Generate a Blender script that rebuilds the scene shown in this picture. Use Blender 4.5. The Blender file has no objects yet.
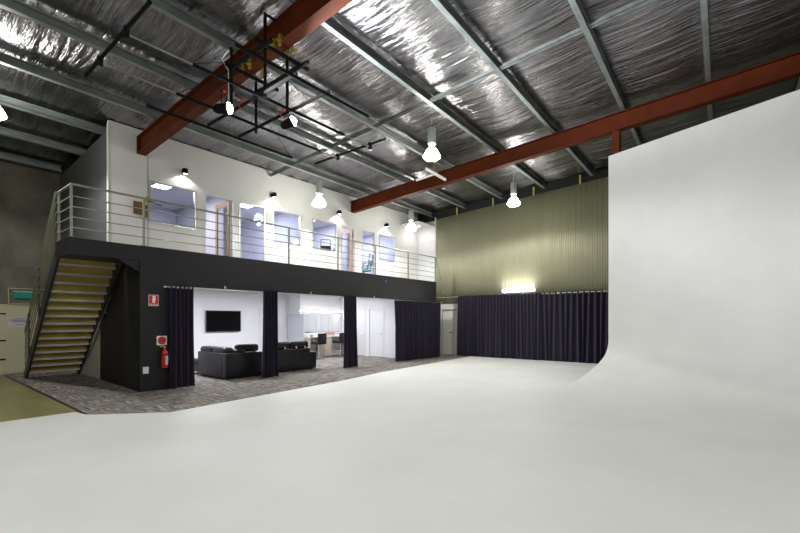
import bpy, bmesh, math, random
from mathutils import Vector, Matrix, noise
random.seed(7)
S = bpy.context.scene
C = S.collection
PI = math.pi

# ------------------------------------------------------------------ materials
def mat(name, col, rough=0.6, metal=0.0, spec=0.5, emit=None, estr=0.0):
    m = bpy.data.materials.new(name); m.use_nodes = True
    b = m.node_tree.nodes['Principled BSDF']
    b.inputs['Base Color'].default_value = (*col, 1)
    b.inputs['Roughness'].default_value = rough
    b.inputs['Metallic'].default_value = metal
    b.inputs['Specular IOR Level'].default_value = spec
    if emit:
        b.inputs['Emission Color'].default_value = (*emit, 1)
        b.inputs['Emission Strength'].default_value = estr
    return m

def nodes(m):
    return m.node_tree.nodes, m.node_tree.links, m.node_tree.nodes['Principled BSDF']

def coords(m, scale=(1, 1, 1), rot=(0, 0, 0)):
    n, l, b = nodes(m)
    t = n.new('ShaderNodeTexCoord'); mp = n.new('ShaderNodeMapping')
    mp.inputs['Scale'].default_value = scale
    mp.inputs['Rotation'].default_value = rot
    l.new(t.outputs['Object'], mp.inputs['Vector'])
    return mp.outputs['Vector']

def noise_tex(m, vec, scale, detail=4, rough=0.6, dist=0.0):
    n, l, b = nodes(m)
    t = n.new('ShaderNodeTexNoise')
    t.inputs['Scale'].default_value = scale
    t.inputs['Detail'].default_value = detail
    t.inputs['Roughness'].default_value = rough
    t.inputs['Distortion'].default_value = dist
    l.new(vec, t.inputs['Vector'])
    return t.outputs['Fac']

def ramp(m, fac, stops):
    n, l, b = nodes(m)
    r = n.new('ShaderNodeValToRGB')
    el = r.color_ramp.elements
    while len(el) < len(stops): el.new(0.5)
    for e, (p, c) in zip(el, stops):
        e.position = p; e.color = (*c, 1)
    l.new(fac, r.inputs['Fac'])
    return r.outputs['Color']

def bump(m, fac, strength=0.3, dist=0.02, prev=None):
    n, l, b = nodes(m)
    bp = n.new('ShaderNodeBump')
    bp.inputs['Strength'].default_value = strength
    bp.inputs['Distance'].default_value = dist
    l.new(fac, bp.inputs['Height'])
    if prev is not None: l.new(prev, bp.inputs['Normal'])
    l.new(bp.outputs['Normal'], b.inputs['Normal'])
    return bp.outputs['Normal']

def setcol(m, out):
    n, l, b = nodes(m); l.new(out, b.inputs['Base Color'])

def mottled(name, c0, c1, scale, rough=0.7, stops=(0.35, 0.65), bs=0.0, bd=0.01, sc=(1, 1, 1), metal=0.0, spec=0.5):
    m = mat(name, c0, rough, metal, spec)
    v = coords(m, sc); f = noise_tex(m, v, scale)
    setcol(m, ramp(m, f, [(stops[0], c0), (stops[1], c1)]))
    if bs: bump(m, noise_tex(m, v, scale * 6), bs, bd)
    return m

M = {}
M['white_floor'] = mottled('white studio paint', (0.70, 0.71, 0.69), (0.755, 0.76, 0.75), 0.6, 0.6, spec=0.2)
M['white_wall'] = mottled('white plasterboard', (0.72, 0.71, 0.70), (0.75, 0.742, 0.73), 1.5, 0.75, spec=0.25)
M['lounge_white'] = mottled('cool white plasterboard', (0.74, 0.745, 0.77), (0.76, 0.765, 0.79), 1.5, 0.7, spec=0.25)
M['office_white'] = mottled('white plasterboard with cool light tint', (0.72, 0.72, 0.79), (0.75, 0.75, 0.82), 1.5, 0.7, spec=0.25)  # lavender tint puts the cool office light into the wall colour
M['grey_wall'] = mottled('grey painted board', (0.105, 0.11, 0.115), (0.12, 0.125, 0.13), 1.2, 0.7)
M['black_wall'] = mottled('black painted board', (0.0122, 0.0113, 0.0142), (0.015, 0.0139, 0.017), 2.0, 0.5, spec=0.3)
M['concrete'] = mottled('bare concrete panel', (0.075, 0.071, 0.058), (0.215, 0.20, 0.16), 0.9, 0.85, (0.3, 0.7), 0.25, 0.01)
M['olive_floor'] = mottled('olive vinyl', (0.195, 0.183, 0.07), (0.275, 0.258, 0.11), 1.3, 0.4, (0.35, 0.65), 0, 0.01, (0.5, 2.5, 1))
M['cladding'] = mottled('olive steel cladding', (0.345, 0.338, 0.228), (0.37, 0.362, 0.245), 0.7, 0.42, metal=0.0, spec=0.5)
M['galv'] = mottled('galvanised steel', (0.20, 0.225, 0.222), (0.31, 0.345, 0.335), 6, 0.45, metal=0.4, sc=(1, 0.3, 1))
M['red_steel'] = mottled('red oxide primer', (0.088, 0.0165, 0.004), (0.115, 0.0215, 0.005), 3, 0.7, spec=0.18)
M['rail_green'] = mat('pale green grey powder coat', (0.27, 0.29, 0.235), 0.45)
M['black_metal'] = mat('black powder coat', (0.007, 0.007, 0.008), 0.75, spec=0.12)
M['dark_steel'] = mat('dark painted steel', (0.03, 0.03, 0.033), 0.45)
M['nosing'] = mat('grey steel tread edge', (0.62, 0.62, 0.66), 0.4, 0.2)
M['plywood'] = mottled('yellow formply', (0.46, 0.34, 0.065), (0.54, 0.41, 0.085), 4, 0.55, sc=(4, 1, 1))
M['chrome'] = mat('chrome', (0.75, 0.75, 0.76), 0.15, 1.0)
M['silver'] = mat('brushed silver', (0.62, 0.62, 0.60), 0.35, 0.9)
M['leather'] = mottled('black leather', (0.008, 0.0072, 0.0095), (0.013, 0.0115, 0.0145), 9, 0.38, bs=0.12, bd=0.004, spec=0.35)
M['black_plastic'] = mat('black plastic', (0.015, 0.015, 0.016), 0.35)
M['screen'] = mat('dark television screen', (0.006, 0.006, 0.007), 0.08)
M['white_plastic'] = mat('white plastic', (0.75, 0.75, 0.72), 0.4)
M['white_gloss'] = mat('white door paint', (0.72, 0.73, 0.76), 0.4)
M['cream_door'] = mottled('cream door paint', (0.50, 0.48, 0.34), (0.54, 0.52, 0.37), 1, 0.5)
M['pale_door'] = mat('pale grey door paint', (0.68, 0.68, 0.62), 0.5)
M['timber'] = mottled('orange timber', (0.52, 0.30, 0.12), (0.62, 0.38, 0.17), 3, 0.45, sc=(6, 6, 1))
M['plaque'] = mottled('brown timber', (0.13, 0.065, 0.015), (0.18, 0.09, 0.025), 4, 0.5)
M['brass'] = mat('brass', (0.55, 0.36, 0.10), 0.3, 0.9)
M['yellow'] = mat('yellow clamp paint', (0.34, 0.27, 0.02), 0.5)
M['yellow_strap'] = mat('yellow strap', (0.50, 0.44, 0.10), 0.6)
M['red_paint'] = mat('red gloss paint', (0.55, 0.014, 0.012), 0.3)
M['red_clamp'] = mat('red clamp paint', (0.40, 0.03, 0.02), 0.4)
M['sign_white'] = mat('white sign face', (0.8, 0.8, 0.8), 0.5)
M['paper'] = mat('lilac tinted paper', (0.56, 0.53, 0.63), 0.8)
M['ink'] = mat('dark ink', (0.10, 0.09, 0.14), 0.8)
M['exit_green'] = mat('green exit sign', (0.0, 0.12, 0.10), 0.4, emit=(0.0, 0.30, 0.26), estr=0.12)
M['beige_panel'] = mottled('pale timber laminate', (0.50, 0.43, 0.33), (0.56, 0.48, 0.38), 3, 0.5, sc=(5, 5, 1))
M['mirror'] = mat('mirror', (0.85, 0.87, 0.88), 0.04, 1.0)
M['pink'] = mat('pink basket plastic', (0.55, 0.33, 0.28), 0.5)
M['green_fabric'] = mat('mint green fabric', (0.20, 0.48, 0.36), 0.8)
M['clear_plastic_white'] = mat('white lamp housing', (0.55, 0.58, 0.55), 0.4)
M['housing'] = mat('grey ballast housing', (0.42, 0.46, 0.45), 0.4, 0.3)
M['lamp_glow'] = mat('glowing acrylic reflector', (0.9, 0.9, 0.85), 0.4, emit=(1.0, 1.0, 0.90), estr=58)
M['bulb_glow'] = mat('glowing lamp', (1, 1, 1), 0.4, emit=(1.0, 1.0, 0.96), estr=60)
M['tube_glow'] = mat('glowing fluorescent tube', (1, 1, 1), 0.4, emit=(1.0, 1.0, 0.94), estr=26)
M['vanity_glow'] = mat('glowing vanity strip', (1, 1, 1), 0.4, emit=(1.0, 0.97, 0.93), estr=7)
M['panel_glow'] = mat('glowing ceiling panel', (1, 1, 1), 0.4, emit=(0.95, 0.97, 1.0), estr=6)
M['spot_glow'] = mat('glowing spot lens', (1, 1, 1), 0.4, emit=(1.0, 0.97, 0.92), estr=12)
M['blue_led'] = mat('blue indicator', (0.02, 0.02, 0.3), 0.4, emit=(0.1, 0.1, 1.0), estr=2)
M['band_black'] = mat('black roof gap board', (0.012, 0.012, 0.014), 0.8)

# curtain cloth
m = mat('dark aubergine curtain cloth', (0.021, 0.0172, 0.0305), 0.85, spec=0.25)
b = m.node_tree.nodes['Principled BSDF']
b.inputs['Sheen Weight'].default_value = 0.25
b.inputs['Sheen Tint'].default_value = (0.3, 0.28, 0.45, 1)
M['cloth'] = m

# foil insulation: crinkled reflective sheet
m = mat('crinkled silver foil', (0.58, 0.57, 0.57), 0.26, 1.0)
v = coords(m, (0.7, 8.5, 1)); f1 = noise_tex(m, v, 1.5, 3, 0.6, 0.5)
v2 = coords(m, (1.6, 11, 1)); f2 = noise_tex(m, v2, 2.2, 5, 0.65, 1.0)
nb = bump(m, f1, 0.8, 0.07); bump(m, f2, 0.3, 0.014, nb)
v3 = coords(m, (0.8, 3, 1)); f3 = noise_tex(m, v3, 1.1, 3)
setcol(m, ramp(m, f3, [(0.3, (0.255, 0.247, 0.268)), (0.7, (0.41, 0.40, 0.42))]))
M['foil'] = m

# carpet tiles: broken streaks, turned a quarter from tile to tile
m = mat('streaked carpet tile', (0.1, 0.1, 0.1), 0.95, spec=0.1)
n, l, b = nodes(m)
fa = noise_tex(m, coords(m, (1.6, 16, 1)), 1.3, 3, 0.7)
fb = noise_tex(m, coords(m, (16, 1.6, 1)), 1.3, 3, 0.7)
ck = n.new('ShaderNodeTexChecker'); ck.inputs['Scale'].default_value = 2.0
ck.inputs['Color1'].default_value = (0, 0, 0, 1); ck.inputs['Color2'].default_value = (1, 1, 1, 1)
l.new(coords(m), ck.inputs['Vector'])
mx = n.new('ShaderNodeMix'); mx.data_type = 'FLOAT'
l.new(ck.outputs['Fac'], mx.inputs[0]); l.new(fa, mx.inputs[2]); l.new(fb, mx.inputs[3])
setcol(m, ramp(m, mx.outputs[0], [(0.34, (0.05, 0.042, 0.058)), (0.45, (0.17, 0.158, 0.155)), (0.55, (0.27, 0.25, 0.22)), (0.64, (0.52, 0.47, 0.37))]))
bump(m, noise_tex(m, coords(m), 90, 2), 0.2, 0.004)
M['carpet'] = m

# window glass: see-through with a clear reflection
m = bpy.data.materials.new('window glass'); m.use_nodes = True
n, l = m.node_tree.nodes, m.node_tree.links
n.remove(n['Principled BSDF'])
tr = n.new('ShaderNodeBsdfTransparent'); tr.inputs['Color'].default_value = (0.90, 0.92, 0.97, 1)
gl = n.new('ShaderNodeBsdfGlossy'); gl.inputs['Roughness'].default_value = 0.02
lw = n.new('ShaderNodeLayerWeight'); pw = n.new('ShaderNodeMath'); pw.operation = 'POWER'; pw.inputs[1].default_value = 5
l.new(lw.outputs['Facing'], pw.inputs[0]); fr = n.new('ShaderNodeMath'); fr.operation = 'MULTIPLY_ADD'; fr.inputs[1].default_value = .9; fr.inputs[2].default_value = .012
l.new(pw.outputs[0], fr.inputs[0])
ms = n.new('ShaderNodeMixShader')
l.new(fr.outputs[0], ms.inputs[0]); l.new(tr.outputs[0], ms.inputs[1]); l.new(gl.outputs[0], ms.inputs[2])
l.new(ms.outputs[0], n['Material Output'].inputs['Surface'])
M['glass'] = m

# ------------------------------------------------------------------ mesh helpers
def B(): return bmesh.new()

def box(bm, x0, x1, y0, y1, z0, z1):
    vs = [bm.verts.new((x, y, z)) for z in (z0, z1) for y in (y0, y1) for x in (x0, x1)]
    for f in ((0, 2, 3, 1), (4, 5, 7, 6), (0, 1, 5, 4), (2, 6, 7, 3), (0, 4, 6, 2), (1, 3, 7, 5)):
        bm.faces.new([vs[i] for i in f])
    return vs

def rbox(bm, x0, x1, y0, y1, z0, z1, r=0.02, seg=3):
    t = B(); box(t, x0, x1, y0, y1, z0, z1)
    bmesh.ops.bevel(t, geom=list(t.edges), offset=r, segments=seg, profile=0.5, affect='EDGES')
    merge(bm, t)

def merge(bm, t, mw=None):
    if mw is not None: bmesh.ops.transform(t, matrix=mw, verts=t.verts)
    me = bpy.data.meshes.new('tmp'); t.to_mesh(me); t.free(); bm.from_mesh(me); bpy.data.meshes.remove(me)

def tube(bm, pts, r, seg=10, cap=True):
    pts = [Vector(p) for p in pts]
    rings = []
    up = None
    for i, p in enumerate(pts):
        if i == 0: t = pts[1] - p
        elif i == len(pts) - 1: t = p - pts[i - 1]
        else: t = (pts[i + 1] - p).normalized() + (p - pts[i - 1]).normalized()
        t.normalize()
        if up is None:
            a = Vector((0, 0, 1)) if abs(t.z) < 0.9 else Vector((1, 0, 0))
            u = t.cross(a).normalized()
        else:
            u = (up - t * up.dot(t)).normalized()
        up = u
        w = t.cross(u)
        rr = r[i] if isinstance(r, (list, tuple)) else r
        rings.append([bm.verts.new(p + (u * math.cos(2 * PI * k / seg) + w * math.sin(2 * PI * k / seg)) * rr) for k in range(seg)])
    for a, b_ in zip(rings, rings[1:]):
        for k in range(seg):
            bm.faces.new((a[k], a[(k + 1) % seg], b_[(k + 1) % seg], b_[k]))
    if cap:
        bm.faces.new(list(reversed(rings[0]))); bm.faces.new(rings[-1])

def lathe(bm, cx, cy, prof, seg=28):
    rings = []
    for r, z in prof:
        rings.append([bm.verts.new((cx + r * math.cos(2 * PI * k / seg), cy + r * math.sin(2 * PI * k / seg), z)) for k in range(seg)])
    for a, b_ in zip(rings, rings[1:]):
        for k in range(seg):
            bm.faces.new((a[k], a[(k + 1) % seg], b_[(k + 1) % seg], b_[k]))
    bm.faces.new(list(reversed(rings[0]))); bm.faces.new(rings[-1])

def torus(bm, c, axis, R, r, seg=14, rs=6):
    c = Vector(c); axis = Vector(axis).normalized()
    a = axis.orthogonal().normalized(); d = axis.cross(a)
    rings = []
    for i in range(seg):
        t = 2 * PI * i / seg; e = a * math.cos(t) + d * math.sin(t)
        rings.append([bm.verts.new(c + e * (R + r * math.cos(2 * PI * k / rs)) + axis * r * math.sin(2 * PI * k / rs)) for k in range(rs)])
    for i in range(seg):
        p, q = rings[i], rings[(i + 1) % seg]
        for k in range(rs): bm.faces.new((p[k], q[k], q[(k + 1) % rs], p[(k + 1) % rs]))

def prism(bm, poly, x0, x1, axis='X'):
    def P(u, v, w): return {'X': (w, u, v), 'Y': (u, w, v), 'Z': (u, v, w)}[axis]
    a = [bm.verts.new(P(u, v, x0)) for u, v in poly]; b_ = [bm.verts.new(P(u, v, x1)) for u, v in poly]
    k = len(poly)
    for i in range(k): bm.faces.new((a[i], a[(i + 1) % k], b_[(i + 1) % k], b_[i]))
    bm.faces.new(a); bm.faces.new(list(reversed(b_)))

def obj(name, bm, material, parent=None, smooth=False):
    bmesh.ops.recalc_face_normals(bm, faces=bm.faces)
    me = bpy.data.meshes.new(name); bm.to_mesh(me); bm.free()
    me.materials.append(material)
    if smooth:
        for p in me.polygons: p.use_smooth = True
        try: me.set_sharp_from_angle(angle=math.radians(40))
        except Exception: pass
    o = bpy.data.objects.new(name, me); C.objects.link(o)
    if parent is not None: adopt(o, parent)
    return o

def world_loc(p):
    v = Vector((0, 0, 0))
    while p is not None:
        v = v + p.location; p = p.parent if p.parent is None or p.matrix_parent_inverse == Matrix.Identity(4) else None
    return v

def adopt(o, p):
    o.parent = p
    if p.type == 'EMPTY': o.matrix_parent_inverse = Matrix.Translation(-p.location)

def tag(o, label, cat, group=None, kind=None):
    o['label'] = label; o['category'] = cat
    if group: o['group'] = group
    if kind: o['kind'] = kind
    return o

def thing(name, loc, label, cat, group=None, kind=None):
    o = bpy.data.objects.new(name, None); o.empty_display_size = 0.1
    o.location = loc; C.objects.link(o)
    return tag(o, label, cat, group, kind)

def dup(root, delta, label):
    r = root.copy(); C.objects.link(r); r.location = root.location + Vector(delta); r['label'] = label
    for ch in list(root.children):
        c = ch.copy(); C.objects.link(c); c.parent = r; c.matrix_parent_inverse = ch.matrix_parent_inverse.copy()
        for g in list(ch.children):
            d = g.copy(); C.objects.link(d); d.parent = c; d.matrix_parent_inverse = g.matrix_parent_inverse.copy()
    return r

def struct(name, bm, material, label, cat):
    o = obj(name, bm, material); return tag(o, label, cat, None, 'structure')

def light(kind, name, parent, loc, energy, col=(1, 1, 1), size=0.1, aim=None, **kw):
    L = bpy.data.lights.new(name, kind); L.energy = energy; L.color = col
    if kind == 'AREA':
        L.shape = 'RECTANGLE'; L.size = kw.get('sx', size); L.size_y = kw.get('sy', size)
    else: L.shadow_soft_size = size
    if kind == 'SPOT':
        L.spot_size = kw.get('angle', 1.2); L.spot_blend = kw.get('blend', 0.2)
    o = bpy.data.objects.new(name, L); C.objects.link(o)
    o.location = loc
    if aim is not None:
        o.rotation_euler = (Vector(aim) - Vector(loc)).to_track_quat('-Z', 'Y').to_euler()
    if parent is not None: adopt(o, parent)
    return o

# ------------------------------------------------------------------ plan (metres; camera at the origin, +Y runs along the mezzanine front)
XF, XU, XL = -10.4, -12.4, -16.8      # mezzanine front, upstairs wall, concrete wall
YE, YB = 3.71, 16.75                  # near end of the mezzanine, back wall
ZM = 3.25                             # mezzanine floor
def roof(x): return 6.66 + 0.0605 * (x + 12.4)
SK = -0.03                            # the purlins run very slightly askew of the walls
PUR = [-2.42 + 1.785 * k for k in range(-8, 7)]
XR, YN = 8.6, -7.0

# ------------------------------------------------------------------ camera
cam = bpy.data.cameras.new('camera'); co = bpy.data.objects.new('camera', cam); C.objects.link(co)
co.location = (0, 0, 1.6); co.rotation_euler = (PI / 2, 0, math.atan2(343, 425))
cam.sensor_width = 36; cam.lens = 425 / 800 * 36; cam.shift_y = 53.5 / 800; cam.clip_end = 200
S.camera = co

# ------------------------------------------------------------------ floors
bm = B()
edge = [(-9.05, YN), (-9.05, 2.20), (-8.62, 2.27), (-7.74, 3.22), (-8.26, 7.9), (-8.65, 9.8), (-9.3, 16.1), (-9.4, YB), (XR, YB), (XR, YN)]
prism(bm, edge, -0.10, 0.0, 'Z')
struct('floor', bm, M['white_floor'], 'seamless white painted studio floor filling the foreground', 'floor')
bm = B()
prism(bm, [(XL, 2.42), (-8.75, 2.30), (-8.66, 2.24), (-7.80, 3.21), (-8.32, 7.9), (-8.71, 9.8), (-9.36, 16.1), (-9.46, YB), (XL, YB)], -0.10, -0.003, 'Z')
struct('floor_carpet', bm, M['carpet'], 'grey streaked carpet tiles along and under the mezzanine', 'floor')
bm = B()
prism(bm, [(XL, YN), (-9.06, YN), (-9.06, 2.17), (-8.78, 2.24), (XL, 2.36)], -0.10, -0.003, 'Z')
struct('floor_vinyl', bm, M['olive_floor'], 'olive vinyl floor at the left beside the concrete wall', 'floor')
bm = B()
prism(bm, [(XL + 0.02, 2.36), (-8.78, 2.24), (-8.72, 2.29), (XL + 0.02, 2.42)], -0.02, 0.004, 'Z')
struct('trim_1', bm, M['dark_steel'], 'dark edging strip between olive vinyl and carpet', 'floor trim')

# ------------------------------------------------------------------ cyclorama wall with its cove
bx, by, L_, r_, H_ = -2.71, 11.95, 9.6, 1.4, 5.84
du = Vector((0.942, -0.336, 0)).normalized(); dn = Vector((-0.336, -0.942, 0)).normalized()
ctl = [(2.5, -.004), (2.3, 0.0), (2.0, .012), (1.6, .06), (1.2, .16), (.8, .31), (.46, .48), (.21, .65), (.08, .80), (.02, .95), (0.0, 1.10), (0.0, 1.4)]
prof = []
for i in range(1, len(ctl) - 2):        # smooth curve through the measured cove section
    p0, p1, p2, p3 = [Vector(c) for c in ctl[i - 1:i + 3]]
    for q in range(5):
        t = q / 5
        v = 0.5 * ((2 * p1) + (p2 - p0) * t + (2 * p0 - 5 * p1 + 4 * p2 - p3) * t * t + (3 * p1 - p0 - 3 * p2 + p3) * t ** 3)
        prof.append((max(0, v.x), max(0, v.y) + .001))
prof += [(0, 1.10), (0, H_), (-0.12, H_), (-0.12, 0.001)]
# outline: cove start (o=r,z=0) ... top, back face
bm = B(); rows = []
for s in [L_ * i / 8 for i in range(9)]:
    rows.append([bm.verts.new(Vector((bx, by, z)) + du * s + dn * o) for o, z in prof])
for a, b_ in zip(rows, rows[1:]):
    for i in range(len(prof)):
        j = (i + 1) % len(prof)
        bm.faces.new((a[i], a[j], b_[j], b_[i]))
bm.faces.new(rows[0]); bm.faces.new(list(reversed(rows[-1])))
o = obj('wall_cyclorama', bm, M['white_floor'], smooth=True)
tag(o, 'tall white cyclorama wall curving into the white floor at right', 'wall', None, 'structure')

# ------------------------------------------------------------------ ceiling foil
bm = B()
nx, ny = 220, 640
x0, x1, y0, y1 = XL - 0.1, XR + 0.1, YN - 0.1, YB + 0.1
grid = []
for i in range(nx + 1):
    x = x0 + (x1 - x0) * i / nx
    row = []
    for j in range(ny + 1):
        y = y0 + (y1 - y0) * j / ny
        sag = math.sin(PI * (((x - SK * (y - 12.27) - PUR[0]) / 1.785) % 1.0))
        w = noise.noise(Vector((x * 0.40, y * 3.4, 3.1))) * 0.030 + noise.noise(Vector((x * 0.8, y * 6.8, 9.0))) * 0.026
        w += noise.noise(Vector((x * 3.0, y * 6.0, 17.0))) * 0.004
        row.append(bm.verts.new((x, y, roof(x) - 0.05 * sag + w * (0.25 + 0.75 * sag) + 0.03)))
    grid.append(row)
for i in range(nx):
    for j in range(ny):
        bm.faces.new((grid[i][j], grid[i][j + 1], grid[i + 1][j + 1], grid[i + 1][j]))
o = obj('ceiling', bm, M['foil'], smooth=False)
for p in o.data.polygons: p.use_smooth = True
tag(o, 'crinkled silver foil insulation lining the underside of the roof', 'ceiling', None, 'structure')

# ------------------------------------------------------------------ roof framing
ORD = ['first', 'second', 'third', 'fourth', 'fifth', 'sixth', 'seventh', 'eighth', 'ninth', 'tenth', 'eleventh', 'twelfth', 'thirteenth', 'fourteenth', 'fifteenth']
for k, px in enumerate(PUR):
    if px < XL + 0.05 or px > XR - 0.7: continue
    zt = roof(px) - 0.045; zb = zt - 0.19
    for nm_, ya, yb_ in (('', YN + 0.1, YB - 0.12 if px > XL + .2 else YE - .05),):
        bm = B()
        poly = [(px - .035, zt), (px + .04, zt), (px + .04, zt - .022), (px + .034, zt - .022), (px + .034, zt - .006), (px - .029, zt - .006),
                (px - .029, zb + .006), (px + .034, zb + .006), (px + .034, zb + .022), (px + .04, zb + .022), (px + .04, zb), (px - .035, zb)]
        # widen the flanges to a believable section
        poly = [(px + (q - px) * 1.35, z) for q, z in poly]
        prism(bm, poly, ya, yb_, 'Y')
        for v_ in bm.verts: q_ = SK * (v_.co.y - 12.27); v_.co.x += q_; v_.co.z += q_ * .0605
        o = obj('roof_purlin', bm, M['galv'])
        tag(o, f'{ORD[k]} galvanised roof purlin counting in from the concrete wall', 'purlin', 'galvanised purlins under the foil roof', 'thing')

def rafter(y, xa, xb, label):
    t = thing('roof_beam', (xa, y, roof(xa) - 0.7), label, 'beam', 'red steel roof beams', 'thing')
    hw, d, tf = 0.11, 0.45, 0.022
    def sl(dz0, dz1, ya, yb_):
        bm = B()
        vs = []
        for x in (xa, xb):
            zt = roof(x) - 0.243
            vs.append([bm.verts.new((x, yy, zt + dz)) for yy, dz in ((ya, dz0), (yb_, dz0), (yb_, dz1), (ya, dz1))])
        a, c = vs
        for i in range(4): bm.faces.new((a[i], a[(i + 1) % 4], c[(i + 1) % 4], c[i]))
        bm.faces.new(a); bm.faces.new(list(reversed(c)))
        return bm
    obj('top_flange', sl(0, -tf, y - hw, y + hw), M['red_steel'], t)
    obj('web', sl(-tf, -d + tf, y - 0.012, y + 0.012), M['red_steel'], t)
    obj('bottom_flange', sl(-d + tf, -d, y - hw, y + hw), M['red_steel'], t)
    bm = B(); zt = roof(xa) - 0.243
    box(bm, xa + 0.005, xa + 0.03, y - hw, y + hw, zt - d + tf, zt - tf)
    obj('end_plate', bm, M['red_steel'], t)
    return t
Y1, Y2 = 4.45, 12.27
rafter(Y1, XU + 0.01, XR - 0.2, 'red steel roof beam nearer the camera, carrying the black lighting grid')
rafter(Y2, XU + 0.01, XR - 0.2, 'farther red steel roof beam running above the white cyclorama wall')
bm = B(); zc = roof(-2.59) - 0.243 - 0.45
box(bm, -2.68, -2.50, Y2 - 0.09, Y2 - 0.075, 0, zc - .012); box(bm, -2.68, -2.50, Y2 + 0.075, Y2 + 0.09, 0, zc - .012); box(bm, -2.60, -2.585, Y2 - 0.075, Y2 + 0.075, 0, zc - .012)
o = obj('steel_column', bm, M['red_steel'])
tag(o, 'short visible red column under the farther beam behind the white wall', 'column', None, 'thing')

# bridging between purlins, one row per bay
pin = [p + SK * (8.38 - 12.27) for p in PUR if XL + 0.2 < p < XR - 0.7]
for yb_, where in ((8.38, 'across the bay between the two red beams'), (14.5, 'across the bay next to the olive wall')):
    if yb_ > 10: continue
    t = thing('roof_bridging', (pin[0], yb_, roof(pin[0]) - 0.2), 'galvanised bridging line crossing the purlins ' + where, 'bridging', None, 'thing')
    for a, c in zip(pin, pin[1:]):
        bm = B(); xa, xc = a + .06, c - .055
        vs = []
        for x in (xa, xc):
            z = roof(x) - 0.20
            vs.append([bm.verts.new((x, yb_ + q, z + w)) for q, w in ((-.045, .035), (.045, .035), (.045, -.03), (.037, -.03), (.037, .027), (-.037, .027), (-.037, -.03), (-.045, -.03))])
        for i in range(8): bm.faces.new((vs[0][i], vs[0][(i + 1) % 8], vs[1][(i + 1) % 8], vs[1][i]))
        bm.faces.new(vs[0]); bm.faces.new(list(reversed(vs[1])))
        obj('bridging_channel', bm, M['galv'], t)

# ------------------------------------------------------------------ outer walls
bm = B(); 
def slope_wall_y(bm, xa, xb, y0, y1, z0, dz=0.0):   # wall across X whose top follows the roof
    za, zb = roof(xa) + dz, roof(xb) + dz
    vs = [[bm.verts.new((x, y, z)) for x, z in ((xa, z0), (xb, z0), (xb, zb), (xa, za))] for y in (y0, y1)]
    for i in range(4): bm.faces.new((vs[0][i], vs[0][(i + 1) % 4], vs[1][(i + 1) % 4], vs[1][i]))
    bm.faces.new(list(reversed(vs[0]))); bm.faces.new(vs[1])

def holes_y(bm, xa, xb, y0, y1, z0, z1, holes):    # wall in a plane of constant X with rectangular openings
    ys = sorted({y0, y1, *[h[0] for h in holes], *[h[1] for h in holes]})
    for a, c in zip(ys, ys[1:]):
        hs = sorted([h for h in holes if h[0] <= a + 1e-6 and h[1] >= c - 1e-6], key=lambda h: h[2])
        z = z0
        for h in hs:
            if h[2] > z + 1e-6: box(bm, xa, xb, a, c, z, h[2])
            z = h[3]
        if z1 > z + 1e-6: box(bm, xa, xb, a, c, z, z1)

def holes_x(bm, ya, yb_, x0, x1, z0, z1, holes):
    xs = sorted({x0, x1, *[h[0] for h in holes], *[h[1] for h in holes]})
    for a, c in zip(xs, xs[1:]):
        hs = sorted([h for h in holes if h[0] <= a + 1e-6 and h[1] >= c - 1e-6], key=lambda h: h[2])
        z = z0
        for h in hs:
            if h[2] > z + 1e-6: box(bm, a, c, ya, yb_, z, h[2])
            z = h[3]
        if z1 > z + 1e-6: box(bm, a, c, ya, yb_, z, z1)

bm = B(); box(bm, XL - 0.2, XL, YN, YB, 0, roof(XL) + 0.0)
struct('wall_left', bm, M['concrete'], 'bare concrete panel wall at the far left', 'wall')
bm = B(); slope_wall_y(bm, XL, XR, YN - 0.15, YN, 0)
struct('wall_front', bm, M['concrete'], 'concrete wall behind the camera', 'wall')
bm = B(); box(bm, XR, XR + 0.15, YN, YB, 0, roof(XR))
struct('wall_right', bm, M['grey_wall'], 'plain grey wall at the far right of the shed', 'wall')

# back wall: white part at the mezzanine end, ribbed olive cladding, dark gap above
XC = -11.3
bm = B(); slope_wall_y(bm, XL, XR, YB + 0.06, YB + 0.2, 0, 0.0)
struct('wall_back', bm, M['band_black'], 'dark wall showing as a band above the cladding', 'wall')
bm = B()
holes_x(bm, YB - 0.02, YB + 0.055, XL, XC, 0, 6.3, [])
struct('wall_back_white', bm, M['white_wall'], 'white end wall behind the upstairs walkway', 'wall')
bm = B(); holes_x(bm, YB - 0.0, YB + 0.055, XC, -9.72, 0, 2.55, [(-10.98, -9.95, 0, 2.10)])
struct('wall_back_door_surround', bm, M['pale_door'], 'pale wall around the door in the gap between curtains', 'wall')
# ribs
pts = []
nr = int((XR - 0.2 - XC) / 0.0145)
for i in range(nr):
    x = XC + 0.0145 * i
    pts.append((x, 0.017 * math.sin(2 * PI * (x - XC) / 0.087) - 0.017))
bm = B(); lo, hi = [], []
for x, dy in pts:
    lo.append(bm.verts.new((x, YB + dy, 2.35))); hi.append(bm.verts.new((x, YB + dy, roof(x) - 0.38)))
for i in range(len(pts) - 1): bm.faces.new((lo[i], lo[i + 1], hi[i + 1], hi[i]))
o = obj('wall_cladding', bm, M['cladding'], smooth=True); md = o.modifiers.new('t', 'SOLIDIFY'); md.thickness = 0.004; md.offset = 0
tag(o, 'olive green ribbed steel cladding on the back wall', 'wall', None, 'structure')
bm = B(); box(bm, XC - 0.05, XC, YB - 0.06, YB - 0.021, 2.6, 6.45)
struct('trim_2', bm, M['white_wall'], 'white vertical trim at the left edge of the cladding', 'wall trim')
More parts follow.
